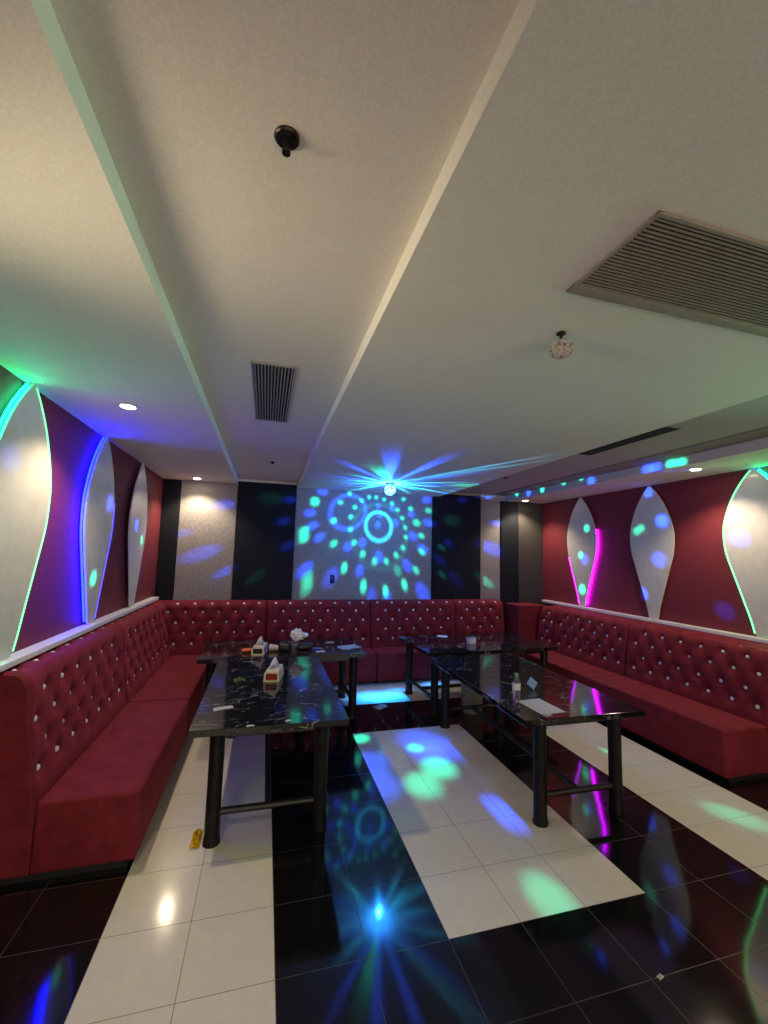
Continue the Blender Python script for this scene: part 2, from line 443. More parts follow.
# ------------------------------------------------------------------ tables
def table(label, cx, cy, rz, lx, ly, legs, rails):
    """legs: [(x,y)] local; rails: list of ((x,y),(x,y)) local."""
    t = root('marble_table', label, 'table', (cx, cy, 0), rz, 'black marble topped tables')
    finish('table_top', BX(-lx / 2, lx / 2, -ly / 2, ly / 2, .688, .73, bev=.004, seg=2), M['marble'], t)
    bm = bmesh.new()
    ex, ey = lx / 2 - .13, ly / 2 - .13
    for a in ((-ex, ex, -ey - .012, -ey + .012), (-ex, ex, ey - .012, ey + .012)): box(bm, *a, .63, .688)
    for a in ((-ex - .012, -ex + .012, -ey, ey), (ex - .012, ex + .012, -ey, ey)): box(bm, *a, .63, .688)
    finish('apron', bm, M['wood_black'], t)
    for x, y in legs:
        bm = bmesh.new()
        lathe(bm, [(.053, 0), (.054, .012), (.050, .03), (.047, .06), (.046, .35), (.047, .62), (.05, .688)], 24, Matrix.Translation((x, y, 0)))
        finish('leg', bm, M['worn'], t, True)
    for (a, b) in rails:
        bm = bmesh.new(); tube(bm, [(a[0], a[1], .185), (b[0], b[1], .185)], .022, 12)
        finish('stretcher', bm, M['wood_black'], t, True)
    return t
def std_table(label, cx, cy, rz, lx, ly, along, ix=.13, iy=.13, ox=0):
    hx, hy = lx / 2 - ix, ly / 2 - iy
    legs = [(-hx, -hy), (hx, -hy), (-hx, hy), (hx, hy)]
    legs = [(x + ox, y) for x, y in legs]
    if along == 'y': rails = [((ox - hx, -hy), (ox + hx, -hy)), ((ox - hx, hy), (ox + hx, hy)), ((ox, -hy), (ox, hy))]
    else: rails = [((-hx, -hy), (-hx, hy)), ((hx, -hy), (hx, hy)), ((-hx, 0), (hx, 0))]
    return table(label, cx, cy, rz, lx, ly, legs, rails)
std_table('black marble table at the near left, holding the tissue box with the red window', .10, 3.85, 0, 1.02, 1.80, 'y', .17, .10)
std_table('black marble table at the far left, cluttered with a clear cup and bags', .27, 5.235, 0, 1.79, .93, 'x', .13, .12)
std_table('black marble table at the near right with a water bottle and paper', 2.325, 3.585, -.010, 1.03, 1.84, 'y', .19, .075, -.03)
std_table('black marble table at the far right with a small white box', 2.745, 5.20, .055, 1.80, 1.02, 'x', .12, .12)

# ------------------------------------------------------------------ ceiling fittings
M['vent'] = simple('grille_metal', (.33, .28, .22), .55, metal=.1)
M['dark'] = simple('dark_void', (.012, .011, .010), .9)
M['grey_grille'] = simple('grey_grille', (.36, .34, .33), .45)
def grille(label, x0, x1, y0, y1, z, along, pitch, margin, mat):
    t = root('air_vent', label, 'air vent', ((x0 + x1) / 2, (y0 + y1) / 2, z))
    hx, hy = (x1 - x0) / 2, (y1 - y0) / 2; mx, my0, my1 = margin
    finish('duct_back', BX(-hx + .004, hx - .004, -hy + .004, hy - .004, -.004, -.001), M['dark'], t)
    bm = bmesh.new()
    box(bm, -hx, hx, -hy, -hy + my0, -.010, -.001, .002, 1); box(bm, -hx, hx, hy - my1, hy, -.010, -.001, .002, 1)
    box(bm, -hx, -hx + mx, -hy, hy, -.0095, -.001, .002, 1); box(bm, hx - mx, hx, -hy, hy, -.0095, -.001, .002, 1)
    finish('vent_frame', bm, mat, t)
    lo, hi = (-hy + my0, hy - my1) if along == 'x' else (-hx + mx, hx - mx)
    n = int((hi - lo) / pitch)
    for k in range(n):
        c = lo + (k + .5) * (hi - lo) / n
        bm = bmesh.new(); w = pitch * .2
        if along == 'x': box(bm, -hx + mx, hx - mx, c - w, c + w, -.0085, -.0045)
        else: box(bm, c - w, c + w, -hy + my0, hy - my1, -.0085, -.0045)
        finish('vent_slat', bm, mat, t)
    return t
grille('large brown slatted air vent in the ceiling at the right edge', 1.03, 2.35, .865, 1.255, ZS, 'x', .0145, (.014, .016, .05), M['vent'])
grille('small grey slatted air vent in the raised centre strip of the ceiling', -.142, .117, 2.435, 3.545, ZR, 'y', .019, (.012, .016, .016), M['grey_grille'])
t = root('slot_vent', 'long narrow dark slot vent in the ceiling over the right side', 'air vent', (3.19, 3.15, ZB))
finish('slot_plate', BX(-.09, .09, -.52, .52, -.008, -.0005), M['shade_slot_grey'], t)
finish('slot_frame', BX(-.075, .075, -.5, .5, -.012, -.008), M['dark'], t)
# smoke detector / sprinkler rosette in the recess
t = root('sprinkler_head', 'dark round sprinkler rosette on the centre strip of the ceiling', 'sprinkler', (-.003, 1.04, ZR))
t.scale = (.63, .63, .75)
M['bronze'] = simple('dark_bronze', (.035, .03, .024), .3, metal=.7)
bm = bmesh.new(); lathe(bm, [(.052, -.0005), (.052, -.006), (.046, -.012), (.034, -.010), (.032, -.016), (.02, -.016)], 32)
finish('rosette', bm, M['bronze'], t, True)
bm = bmesh.new(); lathe(bm, [(.013, -.014), (.013, -.035), (.008, -.038), (.008, -.055), (.018, -.057), (.018, -.062)], 16)
finish('sprinkler_body', bm, M['bronze'], t, True)
bm = bmesh.new()
for sx in (-1, 1): tube(bm, [(sx * .011, 0, -.036), (sx * .016, 0, -.047), (sx * .011, 0, -.058)], .003, 6)
finish('yoke', bm, M['bronze'], t, True)
def sensor(label, x, y, z):
    t = root('ceiling_sensor', label, 'sensor', (x, y, z))
    bm = bmesh.new(); lathe(bm, [(.03, -.0005), (.03, -.006), (.024, -.010)], 20); finish('flange', bm, M['bronze'], t, True)
    bm = bmesh.new(); lathe(bm, [(.012, -.009), (.012, -.026), (.008, -.03)], 14); finish('probe', bm, M['dark'], t, True)
sensor('small dark ceiling sensor near the far end of the raised centre strip', .02, 5.25, ZR)
sensor('small dark ceiling sensor above the far right table', 3.17, 5.15, ZB)
# cut glass ball light hanging under the right ceiling
t = root('glass_pendant_light', 'small cut glass ball hanging from the right ceiling near the big vent', 'ceiling light', (1.214, 1.517, ZS))
bm = bmesh.new(); lathe(bm, [(.02, -.0005), (.02, -.006), (.007, -.010), (.007, -.03), (.012, -.033), (.012, -.04)], 16); finish('stem', bm, M['dark'], t, True)
mg, nt, b = new_mat('cut_glass'); b.inputs['Base Color'].default_value = (.80, .74, .62, 1); b.inputs['Roughness'].default_value = .08; b.inputs['Transmission Weight'].default_value = .55
L(nt, ramp(nt, noise(nt, 60, 3, .7).outputs[0], [(.36, (.16, .12, .09)), (.50, (.85, .78, .66))]), b.inputs['Base Color'])
bm = bmesh.new(); bmesh.ops.create_icosphere(bm, subdivisions=3, radius=.05, matrix=Matrix.Translation((0, 0, -.075)) @ Matrix.Diagonal((1, 1, .8, 1)))
ext = bmesh.ops.poke(bm, faces=bm.faces[:], offset=.003)
finish('glass_globe', bm, mg, t)
# downlights
M['lens'] = emit('downlight_lens', (1, .82, .55), 40)
def downlight(label, x, y, power):
    t = root('downlight', label, 'ceiling light', (x, y, ZS), 0, 'recessed downlights')
    bm = bmesh.new(); lathe(bm, [(.062, -.0005), (.062, -.005), (.056, -.009), (.046, -.007)], 32); finish('trim_ring', bm, M['trimwhite'], t, True)
    bm = bmesh.new(); lathe(bm, [(.045, -.006), (.045, -.009), (.02, -.011)], 24); finish('lens', bm, M['lens'], t, True)
    d = bpy.data.lights.new('downlight_beam', 'SPOT'); d.energy = power; d.color = (1, .80, .56); d.spot_size = math.radians(124); d.spot_blend = .6; d.shadow_soft_size = .03
    o = bpy.data.objects.new('downlight_beam', d); C.objects.link(o); o.parent = t; o.location = (0, 0, -.045)
PW = 36
downlight('warm downlight in the left soffit above the second leaf panel', -1.0, 3.30, PW)
downlight('warm downlight in the left soffit at the far left corner', -1.0, 6.44, PW * 1.0)
downlight('warm downlight in the right soffit between two leaf panels', 4.42, 3.42, PW)
downlight('warm downlight in the right soffit at the far right corner', 4.36, 6.44, PW * 1.0)
for x in (-1.0, 4.42): downlight('warm downlight in the soffit behind the camera on the %s' % ('left' if x < 0 else 'right'), x, .2, PW)
# ------------------------------------------------------------------ wall outlet
t = root('wall_socket', 'small black socket plate on the grey back wall panel above the sofa', 'socket', (1.035, YB - .03, 1.436))
finish('plate', BX(-.035, .035, -.010, -.0005, -.065, .065, bev=.004), M['black_panel'], t)
finish('rocker', BX(-.018, .018, -.015, -.010, -.012, .045, bev=.002), M['plinth'], t)
# ------------------------------------------------------------------ things on the tables
ZT = .7305
M['boxwood'] = simple('cream_box', (.72, .62, .42), .45, var=.08)
M['redwin'] = simple('dark_red_window', (.22, .02, .015), .4)
M['blackwin'] = simple('black_window', (.015, .012, .01), .4)
M['bluewin'] = simple('blue_side', (.10, .22, .55), .4)
M['tissue'] = simple('white_tissue', (.80, .79, .74), .85, var=.05)
M['plastic_white'] = simple('white_plastic', (.76, .78, .80), .4, var=.05)
def crumple(n, w, d, h, seed, up=1.6):
    rnd = random.Random(seed); bm = bmesh.new(); g = []
    for i in range(n + 1):
        row = []
        for j in range(n + 1):
            u, v = i / n - .5, j / n - .5
            r = max(0, 1 - up * math.hypot(u, v))
            row.append(bm.verts.new((u * w + rnd.uniform(-1, 1) * w * .05, v * d + rnd.uniform(-1, 1) * d * .05, .003 + h * r * rnd.uniform(.55, 1.1) + rnd.uniform(0, .18) * h)))
        g.append(row)
    for i in range(n):
        for j in range(n): bm.faces.new((g[i][j], g[i + 1][j], g[i + 1][j + 1], g[i][j + 1]))
    ret = bmesh.ops.solidify(bm, geom=bm.faces[:], thickness=.0015)
    return bm
def put(o, x, y, z=ZT, rz=0):
    o.location = (x, y, z); o.rotation_euler = (0, 0, rz)
    dz = 0
    return o
def rest(o, z):
    """drop an object so that its lowest vertex touches z"""
    lo = min((o.matrix_basis @ v.co).z for v in o.data.vertices); o.location.z += z - lo
def tissue_box(label, x, y, rz, win, side):
    t = root('tissue_box', label, 'tissue box', (x, y, ZT), rz, 'tissue boxes')
    bm = bmesh.new()
    prof = [(-.065, .0), (-.07, .006), (-.066, .012), (-.062, .075), (-.052, .09), (.052, .09), (.062, .075), (.066, .012), (.07, .006), (.065, 0)]
    A = [bm.verts.new((x_, -.12, z)) for x_, z in prof]; B = [bm.verts.new((x_, .12, z)) for x_, z in prof]
    bm.faces.new(A[::-1]); bm.faces.new(B)
    for i in range(len(A)):
        k = (i + 1) % len(A); bm.faces.new((A[i], A[k], B[k], B[i]))
    finish('box_body', bm, M['boxwood'], t)
    finish('front_window', BX(-.048, .048, -.123, -.1195, .018, .070), win, t)
    if side: finish('side_label', BX(.0585, .0665, -.09, .09, .02, .068), side, t)
    bm = bmesh.new(); n = 9
    rnd = random.Random(3); rows = []
    for i in range(n):                                              # tissue pulled up out of the slot, leaning back
        f = i / (n - 1); yy = -.075 + .15 * f; hgt = .028 + .075 * math.sin(PI * min(1, .12 + f * .9)) * (.55 + .5 * f)
        rows.append([bm.verts.new((-.034 + rnd.uniform(-.004, .004), yy, .088)), bm.verts.new((-.026 + rnd.uniform(-.006, .006), yy * .95 + .012, .088 + hgt * .6)), bm.verts.new((.004 + .014 * math.sin(f * 7), yy * .8 + .035, .088 + hgt)), bm.verts.new((.026, yy * .9 + .02, .088 + hgt * .5)), bm.verts.new((.036, yy, .088))])
    for a, b_ in zip(rows, rows[1:]):
        for k in range(4): bm.faces.new((a[k], a[k + 1], b_[k + 1], b_[k]))
    bmesh.ops.solidify(bm, geom=bm.faces[:], thickness=.002)
    finish('tissue', bm, M['tissue'], t, True)
    return t
tissue_box('cream tissue box with a dark red front window on the near left table', .125, 4.0, -.2, M['redwin'], None)
tissue_box('cream tissue box with a black front window and blue side on the far left table', -.01, 4.985, -.18, M['blackwin'], M['bluewin'])
# orange packet
M['orange'] = simple('orange_plastic', (.85, .16, .03), .4)
bm = bmesh.new(); bmesh.ops.create_uvsphere(bm, u_segments=16, v_segments=10, radius=1, matrix=Matrix.Diagonal((.06, .035, .022, 1)))
for v in bm.verts: v.co += Vector((random.uniform(-.004, .004), random.uniform(-.003, .003), random.uniform(-.003, .003)))
o = finish('orange_packet', bm, M['orange'], smooth=True); put(o, -.145, 5.03, .76, .2); rest(o, ZT)
tag(o, 'small orange packet on the far left table beside the tissue box', 'packet')
# paper cup lying on its side
M['paper'] = simple('beige_paper', (.66, .58, .48), .7)
bm = bmesh.new(); lathe(bm, [(.026, 0), (.036, .09), (.039, .09), (.039, .095), (.034, .095), (.024, .004)], 24, cap=True)
bmesh.ops.rotate(bm, verts=bm.verts[:], matrix=Matrix.Rotation(R90, 3, 'Y'))
o = finish('paper_cup', bm, M['paper'], smooth=True); put(o, .19, 5.03, .77, 2.9); rest(o, ZT)
tag(o, 'beige paper cup lying on its side on the far left table', 'cup')
# black pouch pair
M['leather'] = simple('black_leather', (.010, .010, .012), .35, bmp=.2)
def pouch(label, x, y, rz, w, h, d):
    t = root('black_pouch', label, 'pouch', (x, y, ZT), rz)
    bm = bmesh.new(); n = 10
    bmesh.ops.create_uvsphere(bm, u_segments=24, v_segments=14, radius=1)
    for v in bm.verts:
        c = v.co; p = lambda q: math.copysign(abs(q) ** .55, q)
        v.co = Vector((p(c.x) * w / 2, p(c.y) * d / 2 * (1 - .45 * max(0, c.z)), (p(c.z) + 1) / 2 * h))
    finish('pouch_body', bm, M['leather'], t, True)
    bm = bmesh.new(); tube(bm, [(-w * .4, -d * .37, h * .72), (0, -d * .42, h * .70), (w * .4, -d * .37, h * .72)], .004, 8)
    finish('zip', bm, M['cable'], t, True)
    bm = bmesh.new(); tube(bm, [(w * .42, -.01, h * .7), (w * .6, -.02, h * .55), (w * .58, -.03, h * .2), (w * .5, -.02, .008)], .004, 8)
    finish('strap', bm, M['leather'], t, True)
pouch('black zipped pouch with a strap, left of the clear cup', .262, 5.03, -.1, .13, .105, .07)
pouch('low black pouch right of the clear cup on the far left table', .475, 5.07, .05, .16, .075, .09)
# clear cup with crumpled bag on top
mc, nt, b = new_mat('clear_plastic'); b.inputs['Base Color'].default_value = (.93, .95, 1, 1); b.inputs['Roughness'].default_value = .06; b.inputs['Transmission Weight'].default_value = .92; b.inputs['IOR'].default_value = 1.3
L(nt, ramp(nt, noise(nt, 18).outputs[0], [(.3, (.9, .92, .97)), (.7, (.97, .98, 1))]), b.inputs['Base Color'])
M['clear'] = mc
t = root('clear_cup', 'clear plastic cup under a crumpled white bag on the far left table', 'cup', (.362, 4.93, ZT))
bm = bmesh.new(); lathe(bm, [(.030, 0), (.033, .02), (.042, .125), (.045, .128), (.045, .132), (.040, .131), (.031, .022), (.028, .004)], 28)
finish('cup_wall', bm, M['clear'], t, True)
bm = bmesh.new(); lathe(bm, [(.026, .005), (.029, .022), (.036, .085)], 20); finish('cup_content', bm, M['plastic_white'], t, True)
bm = bmesh.new(); bmesh.ops.create_icosphere(bm, subdivisions=4, radius=1)
rnd = random.Random(11)
from mathutils import noise as mn
for v in bm.verts:
    c = v.co.copy(); k = 1 + .38 * mn.noise(c * 2.3) + .18 * mn.noise(c * 5.5)
    v.co = Vector((c.x * .066 * k + (.05 if c.x > .5 and c.z < .2 else 0) * c.x, c.y * .055 * k, c.z * .062 * k))
o = finish('plastic_bag', bm, M['plastic_white'], smooth=True); put(o, .385, 4.93, .92); rest(o, ZT + .127)
tag(o, 'crumpled white plastic bag sitting on the clear cup', 'plastic bag')
# lighter, cards, napkin
def slab(name, label, cat, x, y, rz, w, d, h, mat, z=ZT, bev=.002):
    o = finish(name, BX(-w / 2, w / 2, -d / 2, d / 2, 0, h, bev=bev), mat); put(o, x, y, z, rz); return tag(o, label, cat)
M['blue'] = simple('blue_plastic', (.06, .14, .75), .3)
t = root('lighter', 'blue lighter lying right of the low black pouch', 'lighter', (.63, 5.04, ZT), .05)
finish('lighter_body', BX(-.055, .04, -.012, .012, 0, .022, bev=.006, seg=3), M['blue'], t, True)
finish('lighter_head', BX(.041, .060, -.011, .011, .001, .021, bev=.003), M['cable'], t)
slab('white_card', 'small white card in front of the blue lighter', 'card', .66, 4.94, .05, .10, .045, .004, M['plastic_white'])
M['pinkwhite'] = simple('pinkish_paper', (.80, .66, .64), .6)
o = finish('crumpled_scrap', crumple(6, .11, .06, .016, 5), M['pinkwhite']); put(o, .83, 5.40, ZT, .1); rest(o, ZT)
tag(o, 'crumpled pinkish scrap near the back edge of the far left table', 'scrap')
o = finish('napkin', crumple(10, .26, .20, .022, 8, 1.9), M['plastic_white']); put(o, 1.02, 5.12, ZT, .35); rest(o, ZT)
tag(o, 'spread white napkin at the right end of the far left table', 'napkin')
# near left table
M['yellowgreen'] = simple('yellow_green_wrapper', (.20, .21, .03), .35, var=.95, scale=70)
bm = crumple(7, .09, .07, .035, 21, 1.5)
o = finish('candy_wrapper', bm, M['yellowgreen']); put(o, -.165, 3.98, ZT, .3); rest(o, ZT)
tag(o, 'crumpled yellow and black wrapper on the near left table', 'wrapper')
o = finish('paper_scrap', crumple(6, .13, .06, .014, 31, 1.3), M['tissue']); put(o, -.235, 3.32, ZT, .25); rest(o, ZT)
tag(o, 'torn white paper scrap on the near left table', 'scrap')
o = finish('paper_flake', crumple(4, .04, .03, .008, 33, 1.3), M['tissue']); put(o, .20, 3.0, ZT, .6); rest(o, ZT)
tag(o, 'tiny white paper flake at the near edge of the near left table', 'scrap')
o = finish('paper_flake', crumple(4, .05, .025, .008, 35, 1.3), M['tissue']); put(o, -.04, 2.965, ZT, .1); rest(o, ZT)
tag(o, 'small white flake on the front rim of the near left table', 'scrap')
# far right table
t = root('saucer', 'small white saucer at the back of the far right table', 'saucer', (2.40, 5.50, ZT))
bm = bmesh.new(); lathe(bm, [(.035, 0), (.04, .003), (.075, .016), (.077, .019), (.072, .018), (.035, .006)], 28); finish('saucer_dish', bm, M['plastic_white'], t, True)
t = root('small_box', 'small white box standing on the far right table', 'box', (2.63, 5.09, ZT), .35)
finish('carton', BX(-.055, .055, -.03, .03, 0, .075, bev=.003), M['plastic_white'], t)
finish('lid_flap', BX(-.056, .056, -.031, .031, .0752, .079, bev=.001), M['bluewin'], t)
# near right table: bottle, packet, sheet
t = root('water_bottle', 'clear water bottle with green cap on the near right table', 'bottle', (1.975, 3.055, ZT))
bm = bmesh.new(); lathe(bm, [(.026, 0), (.031, .006), (.031, .03), (.029, .035), (.031, .04), (.031, .13), (.030, .14), (.022, .165), (.0135, .18), (.0135, .195)], 28); finish('bottle_body', bm, M['clear'], t, True)
bm = bmesh.new(); lathe(bm, [(.0318, .085), (.0322, .087), (.0322, .135), (.0318, .137)], 28, cap=False); finish('bottle_label', bm, M['plastic_white'], t, True)
M['green'] = simple('green_cap', (.10, .45, .10), .4)
bm = bmesh.new(); lathe(bm, [(.0155, .188), (.0158, .19), (.0158, .207), (.014, .209)], 24); finish('cap', bm, M['green'], t, True)
M['pale_blue'] = simple('pale_blue_foil', (.25, .42, .80), .35, var=.3, scale=80)
bm = bmesh.new(); box(bm, -.038, .038, -.006, .006, 0, .076, bev=.004)
bmesh.ops.rotate(bm, verts=bm.verts[:], matrix=Matrix.Rotation(PI / 4, 3, 'Y')); bmesh.ops.rotate(bm, verts=bm.verts[:], matrix=Matrix.Rotation(-.45, 3, 'X'))
o = finish('blue_sachet', bm, M['pale_blue']); put(o, 2.25, 3.27, .8); rest(o, ZT)
tag(o, 'pale blue square sachet on the near right table behind the bottle', 'sachet')
def sheet_mat():
    m, nt, b = new_mat('printed_sheet')
    tc = N(nt, 'ShaderNodeTexCoord'); sep = N(nt, 'ShaderNodeSeparateXYZ'); L(nt, tc.outputs['Generated'], sep.inputs[0])
    line = math_(nt, 'LESS_THAN', math_(nt, 'FRACT', math_(nt, 'MULTIPLY', sep.outputs[1], 17)), .3)
    nz = noise(nt, 70, 2, .5)
    brk = math_(nt, 'GREATER_THAN', nz.outputs[0], .45)
    ins = math_(nt, 'MULTIPLY', math_(nt, 'LESS_THAN', math_(nt, 'ABSOLUTE', math_(nt, 'SUBTRACT', sep.outputs[0], .5)), .42), math_(nt, 'LESS_THAN', math_(nt, 'ABSOLUTE', math_(nt, 'SUBTRACT', sep.outputs[1], .5)), .44))
    f = math_(nt, 'MULTIPLY', math_(nt, 'MULTIPLY', line, brk), math_(nt, 'MULTIPLY', ins, .45))
    mix = N(nt, 'ShaderNodeMix', data_type='RGBA'); L(nt, f, mix.inputs[0]); mix.inputs[6].default_value = (.82, .78, .74, 1); mix.inputs[7].default_value = (.25, .24, .26, 1)
    L(nt, mix.outputs[2], b.inputs['Base Color']); b.inputs['Roughness'].default_value = .6
    return m
M['sheet'] = sheet_mat()
bm = bmesh.new(); box(bm, -.105, .105, -.1485, .1485, 0, .0016)
o = finish('paper_sheet', bm, M['sheet']); put(o, 2.085, 2.90, ZT, .05); rest(o, ZT)
tag(o, 'printed white paper sheet at the near end of the near right table', 'paper')
o = finish('sticker_scrap', crumple(5, .07, .04, .006, 44, 1.2), M['pinkwhite']); put(o, 2.02, 2.725, ZT, .2); rest(o, ZT)
tag(o, 'small pale scrap on the near edge of the near right table', 'scrap')
# ------------------------------------------------------------------ on the floor
M['bin'] = simple('olive_bin', (.24, .22, .15), .45)
t = root('waste_bin', 'round olive waste bin under the far end of the near right table', 'bin', (2.49, 4.80, 0))
bm = bmesh.new(); lathe(bm, [(.115, 0), (.12, .01), (.135, .36), (.142, .362), (.142, .38), (.131, .38), (.112, .02)], 32); finish('bin_wall', bm, M['bin'], t, True)
bm = bmesh.new(); lathe(bm, [(.1425, .345), (.147, .348), (.147, .382), (.1425, .385)], 32, cap=False); finish('bin_rim', bm, M['bin'], t, True)
M['yellow'] = simple('yellow_wrapper', (.90, .60, .02), .35, var=.3, scale=40)
o = finish('yellow_wrapper', crumple(9, .055, .17, .05, 51, 1.4), M['yellow']); put(o, -.335, 3.10, 0, -.02); rest(o, 0)
tag(o, 'crumpled yellow wrapper on the floor by the near left table leg', 'wrapper')
o = finish('floor_scrap', crumple(6, .17, .12, .02, 53, 1.3), M['plastic_white']); put(o, 1.44, 5.14, 0, .5); rest(o, 0)
tag(o, 'white paper scrap on the black tiles between the far tables', 'scrap')
o = finish('floor_fleck', crumple(4, .032, .02, .008, 55, 1.2), M['tissue']); put(o, 1.806, 1.666, 0, .3); rest(o, 0)
tag(o, 'tiny white fleck on the black tiles at the front right', 'scrap')
SGN = 1.0; DISCO_W = 170; DOME_E = 14; RAY_K = .045; WORLD_S = .95; EXPO = 0.92

# ------------------------------------------------------------------ disco lamp under the ceiling and the light it throws
LAMP = Vector((1.655, 5.70, 2.765))
t = root('disco_spotlight', 'small glowing blue disco lamp on the ceiling near the back wall', 'disco light', (LAMP.x, LAMP.y, ZS))
bm = bmesh.new(); lathe(bm, [(.055, -.0005), (.06, -.006), (.06, -.022), (.05, -.026)], 28); finish('lamp_base', bm, M['plinth'], t, True)
md, nt, b = new_mat('disco_dome')
tr = N(nt, 'ShaderNodeBsdfTransparent'); tr.inputs[0].default_value = (.9, .95, 1, 1)
em = N(nt, 'ShaderNodeEmission'); em.inputs[1].default_value = DOME_E
tc = N(nt, 'ShaderNodeTexCoord'); vo = N(nt, 'ShaderNodeTexVoronoi'); vo.inputs['Scale'].default_value = 26; L(nt, tc.outputs['Object'], vo.inputs['Vector'])
L(nt, ramp(nt, vo.outputs['Distance'], [(.25, (.10, .75, 1)), (.6, (.01, .04, 1))]), em.inputs[0])
mx = N(nt, 'ShaderNodeMixShader'); mx.inputs[0].default_value = .35
L(nt, tr.outputs[0], mx.inputs[1]); L(nt, em.outputs[0], mx.inputs[2]); L(nt, mx.outputs[0], nt.nodes['Material Output'].inputs['Surface'])
bm = bmesh.new()
bmesh.ops.create_icosphere(bm, subdivisions=3, radius=.075, matrix=Matrix.Translation((0, 0, -.095)))
bmesh.ops.poke(bm, faces=bm.faces[:], offset=.004)
finish('lamp_dome', bm, md, t)
